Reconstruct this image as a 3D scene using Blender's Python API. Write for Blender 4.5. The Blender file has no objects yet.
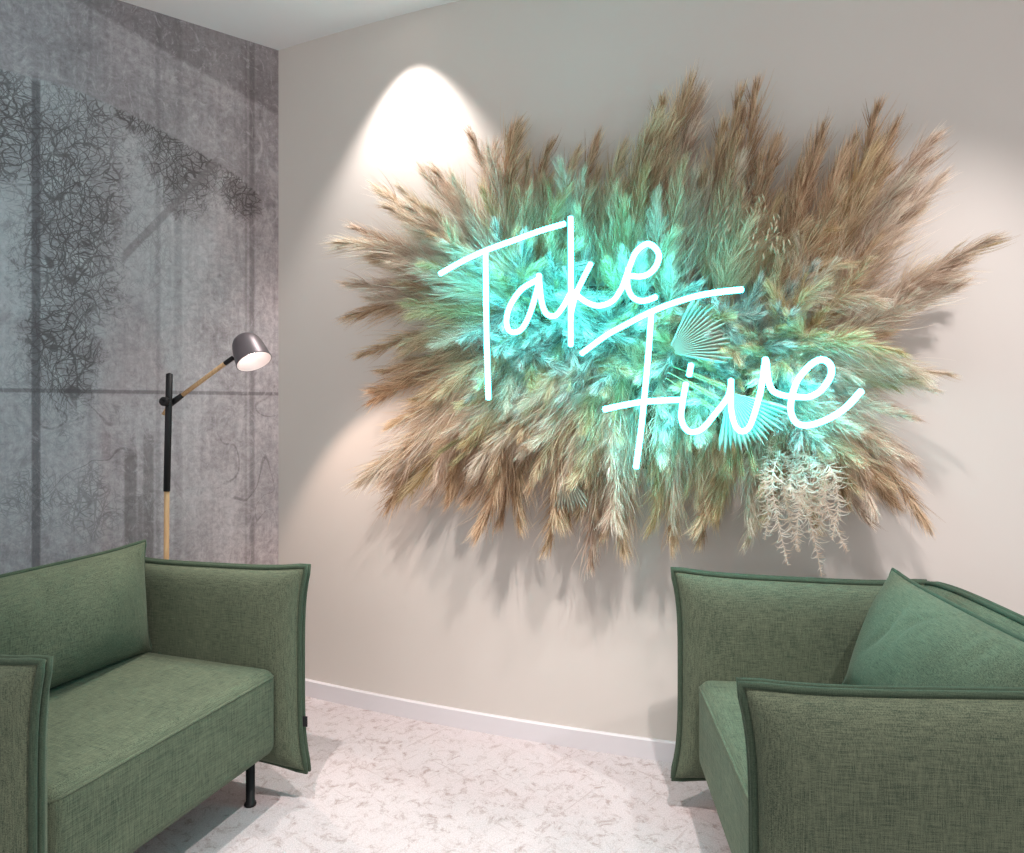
import bpy, bmesh, math, random
import numpy as np
from mathutils import Vector, Matrix

# ------------------------------------------------------------------ camera, sky, lights, exposure
SC = bpy.context.scene
COL = SC.collection
F = 1024 * 24 / 36.0          # focal length in pixels
HORIZON = 410.0
CAM_H = 1.16
CEIL = 2.66

cam_d = bpy.data.cameras.new('camera')
cam_d.lens = 24; cam_d.sensor_width = 36; cam_d.shift_y = -(426.5 - HORIZON) / 1024
cam_d.clip_start = .02
cam = bpy.data.objects.new('camera', cam_d); COL.objects.link(cam)
cam.location = (0, 0, CAM_H); cam.rotation_euler = (math.pi / 2, 0, 0)
SC.camera = cam

SC.view_settings.view_transform = 'Standard'
SC.view_settings.look = 'None'
SC.view_settings.gamma = 1
SC.view_settings.use_curve_mapping = False
SC.cycles.denoising_prefilter = 'NONE'
SC.view_settings.exposure = 0.36

world = bpy.data.worlds.new('world'); SC.world = world
world.use_nodes = True
bg = world.node_tree.nodes['Background']
bg.inputs[0].default_value = (1.0, 0.955, 0.965, 1); bg.inputs[1].default_value = 0.78

# the cream wall is gently curved: plan curve y = wall_y(x)
WA, WB, WC = 2.4286, -.362, .07
def wall_y(x):
    if x > 1.9:
        return WA + WB * 1.9 + WC * 3.61 + (WB + 2 * WC * 1.9) * (x - 1.9)
    return WA + WB * x + WC * x * x
def wall_n(x):
    s = WB + 2 * WC * min(x, 1.9)
    l = math.hypot(1, s)
    return (s / l, -1 / l)
def wall_pt(x, z, off):
    n = wall_n(x)
    return Vector((x + n[0] * off, wall_y(x) + n[1] * off, z))

def spot(name, loc, energy, angle, blend, color, size=.02, target=None):
    d = bpy.data.lights.new(name, 'SPOT')
    d.energy = energy; d.spot_size = math.radians(angle); d.spot_blend = blend
    d.color = color; d.shadow_soft_size = size
    o = bpy.data.objects.new(name, d); COL.objects.link(o); o.location = loc
    if target is not None:
        o.rotation_euler = (Vector(target) - Vector(loc)).to_track_quat('-Z', 'Y').to_euler()
    return o

DOWN = [  # location, aimed at, watts, cone degrees, blend, colour
    ((-.426, 2.42, CEIL - .012), (-.426, 2.42, 0), 60, 80, .5, (1, .92, .89)),
    ((1.45, .90, CEIL - .012), (1.12, wall_y(1.12), .98), 96, 53, .8, (1, .93, .935)),
    ((-.62, 1.02, CEIL - .012), (-.22, 2.1, .25), 125, 56, .9, (1, .90, .86)),
    ((.48, .92, CEIL - .012), (.40, 1.10, 0), 130, 98, .7, (1, .90, .88)),
]
for loc, aim, w_, ang_, bl_, col_ in DOWN:
    spot('downlight_beam', loc, w_, ang_, bl_, col_, .025, aim)

# ------------------------------------------------------------------ helpers
R_ = random.Random(5)

def tagset(o, label=None, cat=None, group=None, kind=None):
    if label: o['label'] = label
    if cat: o['category'] = cat
    if group: o['group'] = group
    if kind: o['kind'] = kind
    return o

def empty(name, loc, rz=0):
    o = bpy.data.objects.new(name, None); COL.objects.link(o)
    o.location = loc; o.rotation_euler = (0, 0, rz); o.empty_display_size = .05
    return o

def link(name, me, mat, parent=None, smooth=True):
    if mat is not None and not me.materials:
        me.materials.append(mat)
    if smooth:
        me.polygons.foreach_set('use_smooth', [True] * len(me.polygons))
    o = bpy.data.objects.new(name, me); COL.objects.link(o)
    if parent is not None: o.parent = parent
    return o

def from_bm(name, bm, mat, parent=None, smooth=True):
    bmesh.ops.recalc_face_normals(bm, faces=bm.faces)
    me = bpy.data.meshes.new(name); bm.to_mesh(me); bm.free()
    return link(name, me, mat, parent, smooth)

def box_bm(x0, x1, y0, y1, z0, z1, bevel=0, seg=3, bm=None):
    bm2 = bmesh.new()
    bmesh.ops.create_cube(bm2, size=1)
    for v in bm2.verts:
        v.co = Vector(((x0 + x1) / 2 + v.co.x * (x1 - x0), (y0 + y1) / 2 + v.co.y * (y1 - y0), (z0 + z1) / 2 + v.co.z * (z1 - z0)))
    if bevel:
        bmesh.ops.bevel(bm2, geom=list(bm2.edges), offset=bevel, segments=seg, affect='EDGES', profile=.5)
    return bm2

def tube(bm, pts, r, closed=False, n=8, caps=True):
    pts = [Vector(p) for p in pts]
    m = len(pts)
    rr = r if isinstance(r, (list, tuple)) else [r] * m
    rings = []
    prev = None
    for i in range(m):
        if closed:
            t = pts[(i + 1) % m] - pts[i - 1]
        else:
            t = pts[min(i + 1, m - 1)] - pts[max(i - 1, 0)]
        t.normalize()
        if prev is None:
            a = Vector((0, 0, 1)) if abs(t.z) < .9 else Vector((1, 0, 0))
            nrm = (a - t * a.dot(t)).normalized()
        else:
            nrm = (prev - t * prev.dot(t)).normalized()
        prev = nrm
        b = t.cross(nrm)
        rings.append([bm.verts.new(pts[i] + (nrm * math.cos(2 * math.pi * k / n) + b * math.sin(2 * math.pi * k / n)) * rr[i]) for k in range(n)])
    for i in range(m if closed else m - 1):
        A, B = rings[i], rings[(i + 1) % m]
        off = 0
        if closed and i == m - 1:
            off = min(range(n), key=lambda o: sum((A[k].co - B[(k + o) % n].co).length for k in range(n)))
        for k in range(n):
            bm.faces.new((A[k], A[(k + 1) % n], B[(k + 1 + off) % n], B[(k + off) % n]))
    if not closed and caps:
        for ring, sgn in ((rings[0], -1), (rings[-1], 1)):
            c = sum((v.co for v in ring), Vector()) / n
            d = (pts[0] - pts[1]).normalized() if sgn < 0 else (pts[-1] - pts[-2]).normalized()
            cv = bm.verts.new(c + d * (rr[0] if sgn < 0 else rr[-1]) * .45)
            for k in range(n):
                bm.faces.new((ring[k], ring[(k + 1) % n], cv))
    return bm

def lathe(bm, prof, n=40, M=None):
    rings = []
    for r, z in prof:
        if r < 1e-6:
            rings.append([bm.verts.new((0, 0, z))])
        else:
            rings.append([bm.verts.new((r * math.cos(2 * math.pi * k / n), r * math.sin(2 * math.pi * k / n), z)) for k in range(n)])
    for A, B in zip(rings, rings[1:]):
        for k in range(n):
            k2 = (k + 1) % n
            if len(A) == 1 and len(B) == 1: continue
            if len(A) == 1: bm.faces.new((A[0], B[k], B[k2]))
            elif len(B) == 1: bm.faces.new((A[k], A[k2], B[0]))
            else: bm.faces.new((A[k], A[k2], B[k2], B[k]))
    if M is not None:
        bmesh.ops.transform(bm, matrix=M, verts=bm.verts)
    return bm

def smooth_path(pts, sub=6):
    P = [Vector(p) for p in pts]
    out = []
    for i in range(len(P) - 1):
        p0 = P[i - 1] if i > 0 else P[i] * 2 - P[i + 1]
        p3 = P[i + 2] if i + 2 < len(P) else P[i + 1] * 2 - P[i]
        p1, p2 = P[i], P[i + 1]
        for k in range(sub):
            t = k / sub
            out.append(.5 * ((2 * p1) + (p2 - p0) * t + (2 * p0 - 5 * p1 + 4 * p2 - p3) * t * t + (3 * p1 - p0 - 3 * p2 + p3) * t ** 3))
    out.append(P[-1])
    return out

# ------------------------------------------------------------------ materials
class N:
    """tiny node-building helper"""
    def __init__(s, name):
        s.m = bpy.data.materials.new(name); s.m.use_nodes = True
        s.t = s.m.node_tree; s.nodes = s.t.nodes
        s.b = s.nodes['Principled BSDF']; s.out = s.nodes['Material Output']
    def node(s, kind, **kw):
        n = s.nodes.new(kind)
        for k, v in kw.items(): setattr(n, k, v)
        return n
    def lk(s, a, b): s.t.links.new(a, b)
    def put(s, sock, v):
        if isinstance(v, bpy.types.NodeSocket): s.lk(v, sock)
        else: sock.default_value = v
    def math(s, op, a, b=0.0, c=0.0, clamp=False):
        n = s.node('ShaderNodeMath', operation=op, use_clamp=clamp)
        s.put(n.inputs[0], a); s.put(n.inputs[1], b); s.put(n.inputs[2], c)
        return n.outputs[0]
    def coords(s, which='Object', scale=None, rot=None):
        tc = s.node('ShaderNodeTexCoord').outputs[which]
        if scale is None and rot is None: return tc
        mp = s.node('ShaderNodeMapping')
        s.lk(tc, mp.inputs[0])
        if scale: mp.inputs['Scale'].default_value = scale
        if rot: mp.inputs['Rotation'].default_value = rot
        return mp.outputs[0]
    def noise(s, vec, scale=5, detail=4, rough=.5, dist=0):
        n = s.node('ShaderNodeTexNoise')
        s.lk(vec, n.inputs['Vector'])
        n.inputs['Scale'].default_value = scale; n.inputs['Detail'].default_value = detail
        n.inputs['Roughness'].default_value = rough; n.inputs['Distortion'].default_value = dist
        return n.outputs[0]
    def ramp(s, f, stops):
        n = s.node('ShaderNodeValToRGB'); s.put(n.inputs[0], f)
        e = n.color_ramp.elements
        while len(e) < len(stops): e.new(.5)
        for el, (p, c) in zip(e, stops):
            el.position = p; el.color = (c, c, c, 1) if isinstance(c, (int, float)) else (*c, 1)
        return n.outputs[0]
    def mix(s, f, a, b, mode='MIX'):
        n = s.node('ShaderNodeMix', data_type='RGBA', blend_type=mode)
        s.put(n.inputs[0], f)
        for i, v in ((6, a), (7, b)):
            if isinstance(v, tuple): v = (*v, 1)
            s.put(n.inputs[i], v)
        return n.outputs[2]
    def step(s, x, lo, hi):
        n = s.node('ShaderNodeMapRange', interpolation_type='SMOOTHSTEP')
        s.put(n.inputs[0], x); n.inputs[1].default_value = lo; n.inputs[2].default_value = hi
        n.inputs[3].default_value = 0; n.inputs[4].default_value = 1
        return n.outputs[0]
    def bump(s, h, strength=.3, dist=.002):
        n = s.node('ShaderNodeBump'); s.put(n.inputs['Height'], h)
        n.inputs['Strength'].default_value = strength; n.inputs['Distance'].default_value = dist
        s.lk(n.outputs[0], s.b.inputs['Normal'])
    def base(s, c, rough=.7, metal=0, spec=.5):
        s.put(s.b.inputs['Base Color'], (*c, 1) if isinstance(c, tuple) else c)
        s.put(s.b.inputs['Roughness'], rough); s.b.inputs['Metallic'].default_value = metal
        s.b.inputs['Specular IOR Level'].default_value = spec
        return s

def plain(name, c, rough=.6, metal=0, spec=.5, var=.06, scale=40):
    n = N(name)
    f = n.noise(n.coords(), scale, 3)
    a = tuple(x * (1 - var) for x in c); b = tuple(x * (1 + var) for x in c)
    n.base(n.mix(f, a, b), rough, metal, spec)
    return n.m

def emit(name, c, strength):
    n = N(name)
    n.base(c, .5)
    n.b.inputs['Emission Color'].default_value = (*c, 1)
    n.b.inputs['Emission Strength'].default_value = strength
    return n.m

def fabric(name, dark, light, mid=.5):
    n = N(name)
    a = n.noise(n.coords(scale=(30, 700, 700)), 1, 2)
    b = n.noise(n.coords(scale=(700, 30, 700)), 1, 2)
    c = n.noise(n.coords(scale=(700, 700, 30)), 1, 2)
    s = n.math('ADD', n.math('ADD', a, b), c)
    s = n.math('MULTIPLY', s, 1 / 3.0)
    big = n.noise(n.coords(), 9, 3)
    s = n.math('ADD', s, n.math('MULTIPLY', n.math('SUBTRACT', big, .5), .08))
    col = n.ramp(s, [(.36, dark), (mid, tuple((x + y) / 2 for x, y in zip(dark, light))), (.645, light)])
    n.base(col, .92, 0, .15)
    n.b.inputs['Sheen Weight'].default_value = .12
    n.b.inputs['Sheen Roughness'].default_value = .5
    n.b.inputs['Sheen Tint'].default_value = (.6, .75, .6, 1)
    n.bump(s, .3, .002)
    return n.m

M_FAB = fabric('green_melange_fabric', (.026, .041, .029), (.155, .178, .116))
M_PIPE = fabric('green_piping_fabric', (.024, .042, .028), (.070, .098, .064))
M_BLACK = plain('black_metal', (.010, .010, .011), .5, 0, .3)
M_TAG = plain('black_label_cloth', (.01, .01, .012), .8)
M_WOOD = None
def wood():
    n = N('light_oak_wood')
    f = n.noise(n.coords(scale=(60, 60, 4)), 3, 4, .6, .6)
    n.base(n.ramp(f, [(.3, (.44, .27, .13)), (.7, (.64, .43, .23))]), .5)
    return n.m
M_WOOD = wood()
M_SHADE = plain('dark_bronze_metal', (.17, .145, .155), .42, .5)
M_SHADE_IN = plain('white_enamel', (.62, .56, .55), .6)

def wall_mat():
    n = N('cream_wall_paint')
    f = n.noise(n.coords(), 2.0, 3)
    n.base(n.mix(f, (.60, .56, .515), (.635, .592, .548)), .75, 0, .25)
    n.bump(n.noise(n.coords(), 300, 2), .05, .001)
    return n.m
M_WALL = wall_mat()
M_CEIL = plain('ceiling_paint', (.84, .81, .80), .9, 0, .1, .02, 4)
M_SKIRT = plain('skirting_paint', (.68, .66, .68), .5, 0, .4, .02, 6)

def carpet_mat():
    n = N('pale_loop_carpet')
    loop = n.noise(n.coords(), 260, 2, .6)
    big = n.noise(n.coords(), 2.4, 4, .6)
    s1 = n.noise(n.coords(scale=(1, 1, 1), rot=(0, 0, .5)), 1, 1)
    m1 = n.node('ShaderNodeMapping'); n.lk(n.coords(rot=(0, 0, .75)), m1.inputs[0]); m1.inputs['Scale'].default_value = (4, 55, 1)
    m2 = n.node('ShaderNodeMapping'); n.lk(n.coords(rot=(0, 0, -.85)), m2.inputs[0]); m2.inputs['Scale'].default_value = (4, 55, 1)
    a = n.noise(m1.outputs[0], 1, 3, .65, .3); b = n.noise(m2.outputs[0], 1, 3, .65, .3)
    sc = n.math('MAXIMUM', n.step(a, .60, .70), n.step(b, .60, .70))
    blot = n.step(n.noise(n.coords(), 24, 6, .8, .6), .49, .66)
    sc = n.math('MAXIMUM', n.math('MULTIPLY', sc, .42), n.math('MULTIPLY', blot, .85))
    sc = n.math('MULTIPLY', sc, n.step(big, .20, .5))
    col = n.mix(n.math('MULTIPLY', sc, .80), (.67, .605, .612), (.34, .25, .225))
    col = n.mix(n.step(loop, .35, .7), n.mix(1.0, col, (.80, .80, .80), 'MULTIPLY'), col)
    n.base(col, .95, 0, .1)
    n.bump(loop, .6, .004)
    return n.m
M_CARPET = carpet_mat()

# ------------------------------------------------------------------ setting
CX = -.974; CY = wall_y(CX)                 # the corner where mural wall meets cream wall
LDIR = Vector((-.80, -.60, 0)); LANG = math.atan2(-.60, -.80)

def mural_uv(px, py):
    a = (px - 512) / F
    t = (CX - a * CY) / (.80 - a * .60)
    y = CY - .60 * t
    return t, CAM_H - (py - HORIZON) * y / F

def mural_mat():
    n = N('concrete_mural_wallpaper')
    tc = n.coords()
    sep = n.node('ShaderNodeSeparateXYZ'); n.lk(tc, sep.inputs[0])
    T, Z = sep.outputs[0], sep.outputs[2]
    n1 = n.noise(tc, 3.2, 8, .65); n2 = n.noise(tc, 38, 6, .75)
    vs = n.noise(n.coords(scale=(45, 1, 2.2)), 1, 4, .6)
    scr = n.noise(n.coords(scale=(7, 7, 7)), 4, 6, .8, 2.5)
    v = n.math('ADD', n.math('MULTIPLY', n1, .40), n.math('MULTIPLY', n2, .34))
    v = n.math('ADD', v, n.math('MULTIPLY', vs, .16))
    v = n.math('ADD', v, n.math('MULTIPLY', scr, .26))
    conc = n.ramp(v, [(.42, (.20, .182, .184)), (.57, (.41, .388, .392)), (.72, (.66, .64, .64))])
    # arch outline: height as a function of the distance along the wall
    pts = [mural_uv(*p) for p in ((-60, 52), (0, 67), (30, 75), (75, 88), (110, 103), (145, 120), (190, 145), (220, 163), (250, 185), (262, 200), (274, 232))]
    fc = n.node('ShaderNodeFloatCurve')
    cm = fc.mapping; cm.use_clip = False
    c = cm.curves[0]
    pp = sorted((t / 1.4, z / 2.66) for t, z in pts)
    c.points[0].location = (0, pp[0][1] - .02); c.points[1].location = (1, pp[-1][1])
    for q in pp: c.points.new(*q)
    cm.update()
    n.lk(n.math('DIVIDE', T, 1.4), fc.inputs['Value'])
    arch = n.math('MULTIPLY', fc.outputs[0], 2.66)
    below = n.step(n.math('SUBTRACT', arch, Z), 0, .012)
    # pale sky showing through the printed window
    sky_m = n.math('MULTIPLY', below, n.step(T, .10, .75))
    sky_m = n.math('MULTIPLY', sky_m, n.step(n.math('ADD', n.math('MULTIPLY', n1, .8), n.math('MULTIPLY', Z, .16)), .42, .78))
    col = n.mix(n.math('MULTIPLY', sky_m, .70), conc, n.mix(n2, (.47, .52, .53), (.74, .78, .78)))
    # darker concrete above the upper diagonal
    (ta, za), (tb, zb) = mural_uv(75, 0), mural_uv(277, 115)
    k = (zb - za) / (tb - ta)
    d = n.math('SUBTRACT', Z, n.math('ADD', n.math('MULTIPLY', T, k), za - k * ta))
    col = n.mix(n.math('MULTIPLY', n.step(d, -.01, .012), .42), col, (.10, .085, .085))
    above = n.math('SUBTRACT', 1.0, below)
    col = n.mix(n.math('MULTIPLY', above, .18), col, (.14, .135, .14))
    # tangles of bare branches
    def twigs(scale, w, seed, dist=.6):
        mp = n.node('ShaderNodeMapping'); n.lk(tc, mp.inputs[0])
        mp.inputs['Location'].default_value = (seed, 0, seed * .7); mp.inputs['Scale'].default_value = (1.2, 1, .85)
        a = n.noise(mp.outputs[0], scale, 1.0, .35, dist)
        return n.math('SUBTRACT', 1.0, n.step(n.math('ABSOLUTE', n.math('SUBTRACT', a, .5)), w * .3, w))
    wob = n.noise(tc, 5, 2, .5); wob2 = n.noise(tc, 17, 2, .5)
    def canes(deg, freq, w, amp, seed, cover):
        """slender wavering twigs that all lean one way, broken up along their length"""
        a = math.radians(deg)
        c = n.math('ADD', n.math('MULTIPLY', T, math.cos(a) * freq), n.math('MULTIPLY', Z, math.sin(a) * freq))
        c = n.math('ADD', c, n.math('ADD', n.math('MULTIPLY', wob, amp * freq * .13), n.math('MULTIPLY', wob2, amp * freq * .022)))
        f = n.math('ABSOLUTE', n.math('SUBTRACT', n.math('FRACT', n.math('ADD', c, seed)), .5))
        mp = n.node('ShaderNodeMapping'); n.lk(tc, mp.inputs[0]); mp.inputs['Location'].default_value = (seed * 7, seed, seed * 3)
        br = n.noise(mp.outputs[0], 9, 2, .5)
        return n.math('MULTIPLY', n.math('SUBTRACT', 1.0, n.step(f, w * freq * .4, w * freq)), n.step(br, cover - .06, cover))
    tw = n.math('MULTIPLY', twigs(9, .022, 3.1, .5), .9)
    for q in ((20, 14, .0034, 1.2, .13, .47), (-28, 17, .0030, 1.5, .57, .48), (62, 15, .0032, 1.3, .31, .49), (-65, 19, .0026, 1.6, .77, .48), (5, 31, .0020, 1.1, .42, .46), (-48, 36, .0018, 1.3, .91, .46), (40, 40, .0017, 1.2, .22, .46), (75, 44, .0015, 1.2, .66, .46), (-15, 48, .0015, 1.2, .05, .47)):
        tw = n.math('MAXIMUM', tw, canes(*q))
    def blob(px, py, rx, ry):
        t0, z0 = mural_uv(px, py)
        a = n.math('DIVIDE', n.math('SUBTRACT', T, t0), rx); b = n.math('DIVIDE', n.math('SUBTRACT', Z, z0), ry)
        r = n.math('ADD', n.math('MULTIPLY', a, a), n.math('MULTIPLY', b, b))
        r = n.math('ADD', r, n.math('MULTIPLY', n.math('SUBTRACT', n1, .5), 2.4))
        r = n.math('ADD', r, n.math('MULTIPLY', n.math('SUBTRACT', scr, .5), 2.6))
        return n.math('SUBTRACT', 1.0, n.step(r, .15, 1.35))
    msk = blob(72, 175, .19, .40)
    for q in ((5, 120, .13, .26), (185, 160, .16, .22), (240, 190, .10, .12), (150, 120, .14, .07), (62, 350, .12, .26), (70, 260, .17, .30)):
        msk = n.math('MAXIMUM', msk, blob(*q))
    msk = n.math('MAXIMUM', msk, n.math('MULTIPLY', n.step(T, .25, .6), n.math('MULTIPLY', n.step(n1, .45, .62), .55)))
    msk = n.math('MULTIPLY', msk, below)
    wash = n.math('MULTIPLY', msk, n.math('ADD', .30, n.math('MULTIPLY', n.step(scr, .40, .60), .50)))
    col = n.mix(wash, col, (.18, .166, .165))
    gap = n.step(n.noise(n.coords(scale=(1, 1, .8)), 17, 4, .75, 1.0), .53, .62)
    col = n.mix(n.math('MULTIPLY', n.math('MULTIPLY', gap, msk), .55), col, (.60, .63, .62))
    col = n.mix(n.math('MULTIPLY', n.math('MULTIPLY', tw, msk), .78), col, (.085, .072, .070))
    # a few lone twigs low on the right, fainter
    low = n.math('MULTIPLY', n.math('MAXIMUM', blob(255, 470, .15, .38), blob(75, 460, .18, .26)), twigs(4.5, .012, 9.3, .8))
    col = n.mix(n.math('MULTIPLY', low, .42), col, (.09, .078, .078))
    # printed window bars and formwork joints
    def band_t(px, w, z0=-1, z1=9, soft=.004):
        t0 = mural_uv(px, 400)[0]
        m_ = n.math('SUBTRACT', 1.0, n.step(n.math('ABSOLUTE', n.math('SUBTRACT', T, t0)), w - soft, w + soft))
        m_ = n.math('MULTIPLY', m_, n.step(Z, z0 - .02, z0 + .02))
        return n.math('MULTIPLY', m_, n.math('SUBTRACT', 1.0, n.step(Z, z1 - .02, z1 + .02)))
    zt = mural_uv(36, 78)[1]
    col = n.mix(n.math('MULTIPLY', band_t(36, .0125, -1, zt), .72), col, (.115, .105, .11))
    zj = mural_uv(140, 392)[1]
    hz = n.math('SUBTRACT', 1.0, n.step(n.math('ABSOLUTE', n.math('SUBTRACT', Z, zj)), .004, .010))
    col = n.mix(n.math('MULTIPLY', hz, .55), col, (.10, .09, .092))
    for px, w, s in ((158, .008, .28), (252, .010, .45), (246, .004, .35), (178, .014, .20), (90, .006, .18)):
        col = n.mix(n.math('MULTIPLY', band_t(px, w, -1, 9, .006), n.math('MULTIPLY', vs, s * 1.8)), col, (.085, .075, .075))
    # the pale leaning beam and the shadowy tower shapes of the print
    (ta, za), (tb, zb) = mural_uv(218, 160), mural_uv(122, 258)
    k = (zb - za) / (tb - ta); l = math.hypot(1, k)
    d = n.math('DIVIDE', n.math('ABSOLUTE', n.math('SUBTRACT', Z, n.math('ADD', n.math('MULTIPLY', T, k), za - k * ta))), l)
    bm_ = n.math('MULTIPLY', n.math('SUBTRACT', 1.0, n.step(d, .010, .016)), n.math('MULTIPLY', n.step(T, ta - .01, ta + .01), n.math('SUBTRACT', 1.0, n.step(T, tb - .01, tb + .01))))
    col = n.mix(n.math('MULTIPLY', bm_, .6), col, (.23, .215, .215))
    for x0, x1, yt in ((124, 137, 445), (143, 154, 430), (137, 143, 490)):
        t1, t0 = mural_uv(x0, 500)[0], mural_uv(x1, 500)[0]
        z1 = mural_uv((x0 + x1) / 2, yt)[1]
        sl = n.math('ADD', Z, n.math('MULTIPLY', n.math('SUBTRACT', n2, .5), .10))
        m_ = n.math('MULTIPLY', n.step(T, t0 - .004, t0 + .006), n.math('SUBTRACT', 1.0, n.step(T, t1 - .006, t1 + .004)))
        m_ = n.math('MULTIPLY', m_, n.math('SUBTRACT', 1.0, n.step(sl, z1 - .05, z1)))
        col = n.mix(n.math('MULTIPLY', m_, .5), col, (.11, .10, .095))
    fro = n.noise(n.coords(scale=(16, 1, 9)), 1, 5, .75, 3.5)
    col = n.mix(n.math('MULTIPLY', n.step(fro, .52, .66), n.math('MULTIPLY', n.math('SUBTRACT', 1.0, msk), .30)), col, (.72, .70, .705))
    col = n.mix(n.math('MULTIPLY', n.math('SUBTRACT', 1.0, n.step(fro, .30, .46)), .35), col, (.16, .145, .148))
    col = n.mix(1.0, col, n.mix(n.step(T, .15, .85), (1.03, .95, .955), (.80, .845, .89)), 'MULTIPLY')  # print's bluish far end, plus brighter lamp-lit corner painted into the colour
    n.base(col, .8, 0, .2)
    n.bump(n2, .08, .001)
    return n.m

fl = from_bm('floor', box_bm(-3.4, 3.4, -1.2, 3.9, -.10, 0), M_CARPET, smooth=False); fl['kind'] = 'structure'
ce = from_bm('ceiling', box_bm(-3.4, 3.4, -1.2, 3.9, CEIL, CEIL + .10), M_CEIL, smooth=False); ce['kind'] = 'structure'

bm = box_bm(0, 3.0, 0, .12, 0, CEIL)
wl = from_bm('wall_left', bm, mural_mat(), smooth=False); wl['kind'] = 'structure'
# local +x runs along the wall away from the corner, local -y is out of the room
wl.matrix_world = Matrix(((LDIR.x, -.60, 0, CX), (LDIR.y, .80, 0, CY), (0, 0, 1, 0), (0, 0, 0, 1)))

def strip(name, x0, x1, z0, z1, t_in, t_out, mat, n=60, round_top=0):
    """solid that follows the curved wall from offset t_in (room side) to t_out (behind)"""
    bm = bmesh.new()
    rows = []
    for i in range(n + 1):
        x = x0 + (x1 - x0) * i / n
        prof = [(t_in, z0), (t_in, z1 - round_top), (t_in - round_top, z1), (t_out, z1), (t_out, z0)] if round_top else [(t_in, z0), (t_in, z1), (t_out, z1), (t_out, z0)]
        rows.append([bm.verts.new(wall_pt(x, z, o)) for o, z in prof])
    for A, B in zip(rows, rows[1:]):
        for k in range(len(A)):
            bm.faces.new((A[k], A[(k + 1) % len(A)], B[(k + 1) % len(A)], B[k]))
    bm.faces.new(rows[0]); bm.faces.new(rows[-1])
    o = from_bm(name, bm, mat, smooth=False); o['kind'] = 'structure'
    return o
strip('wall_back', CX - .10, 3.0, 0, CEIL, 0, -.12, M_WALL)
strip('baseboard_back', CX, 3.0, 0, .066, .012, .0, M_SKIRT, round_top=.004)

# recessed downlights in the ceiling
M_RING = plain('white_trim', (.7, .69, .68), .5)
M_LENS = emit('downlight_lens', (1, .93, .88), 4)
for i, q in enumerate(DOWN):
    t = empty('ceiling_downlight', (q[0][0], q[0][1], CEIL))
    tagset(t, ['round white downlight in the ceiling beside the mural corner', 'round white downlight in the ceiling above the right armchair',
               'round white downlight in the ceiling above the left armchair', 'round white downlight in the ceiling above the floor between the armchairs'][i], 'downlight')
    bm = bmesh.new(); lathe(bm, [(.035, -.001), (.035, -.006), (.048, -.006), (.050, -.001)], 32)
    from_bm('trim_ring', bm, M_RING, t)
    bm = bmesh.new(); lathe(bm, [(0, -.002), (.035, -.002), (.035, -.0005)], 32)
    from_bm('lens', bm, M_LENS, t)

# ------------------------------------------------------------------ armchairs
CH_W, CH_F, CH_B, CH_Z0, CH_Z1 = .82, .40, -.30, .095, .70

def pillow_mesh(name, w, h, tc, te, kw, kh, frame, mat, parent, p=5.0, q=.5, n=34, pipe=None, wrinkle=0, taper=0, seed=0, piece='piping'):
    """Puffed, flanged panel. frame(a, b, c) -> point: a across, b up, c thickness."""
    def outline(u, v):
        a = w / 2 * u * (1 - kw * (1 - abs(v) ** 4))
        b = h / 2 * v * (1 - kh * (1 - abs(u) ** 4))
        if v > 0: b -= taper * (u + 1) / 2 * v
        return a, b
    us = [math.sin(math.pi / 2 * (2 * i / n - 1)) * .5 + (2 * i / n - 1) * .5 for i in range(n + 1)]
    bm = bmesh.new()
    grids = []
    rnd = random.Random(seed)
    ph = [(rnd.uniform(-1, 1), rnd.uniform(.2, 1), rnd.uniform(0, 6)) for _ in range(5)]
    for sgn in (1, -1):
        G = []
        for v in us:
            row = []
            for u in us:
                a, b = outline(u, v)
                puff = (max(0, 1 - abs(u) ** p) ** q) * (max(0, 1 - abs(v) ** p) ** q)
                c = te / 2 + tc / 2 * puff
                if wrinkle:
                    wv = 0
                    for (cu, cv, f) in ph:
                        dd = abs((u - cu) * .9 + (v - cv) * .35 + .12 * math.sin(3 * v + f))
                        wv += math.exp(-(dd / .045) ** 2) * math.exp(-((v - cv) / .38) ** 2)
                    c -= wrinkle * min(wv, 1.2) * puff
                    c += wrinkle * .7 * math.sin(5 * u + 2.2 * v + seed) * puff
                row.append(bm.verts.new(frame(a, b, sgn * c)))
            G.append(row)
        for i in range(n):
            for j in range(n):
                bm.faces.new((G[i][j], G[i][j + 1], G[i + 1][j + 1], G[i + 1][j]))
        grids.append(G)
    def border(G):
        return G[0][:-1] + [r[-1] for r in G[:-1]] + G[-1][:0:-1] + [r[0] for r in G[:0:-1]]
    A, B = border(grids[0]), border(grids[1])
    for i in range(len(A)):
        k = (i + 1) % len(A)
        bm.faces.new((A[i], A[k], B[k], B[i]))
    o = from_bm(name, bm, mat, parent)
    if pipe:
        m = 22
        ring = []
        s = [2 * i / m - 1 for i in range(m)]
        ring += [(x, -1) for x in s] + [(1, x) for x in s] + [(-x, 1) for x in s] + [(-1, -x) for x in s]
        pb = bmesh.new()
        for sg in ((1, -1) if te > .012 else (0,)):
            P = []
            for (u, v) in ring:
                cu, cv = u, v
                if abs(u) == 1 and abs(v) == 1: cu, cv = u * .992, v * .992
                a, b = outline(cu, cv)
                P.append(frame(a + u * pipe * .3 * (abs(u) == 1), b + v * pipe * .3 * (abs(v) == 1), sg * te / 2))
            tube(pb, P, pipe, closed=True, n=8)
        from_bm(piece, pb, M_PIPE, o)
    return o

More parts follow.
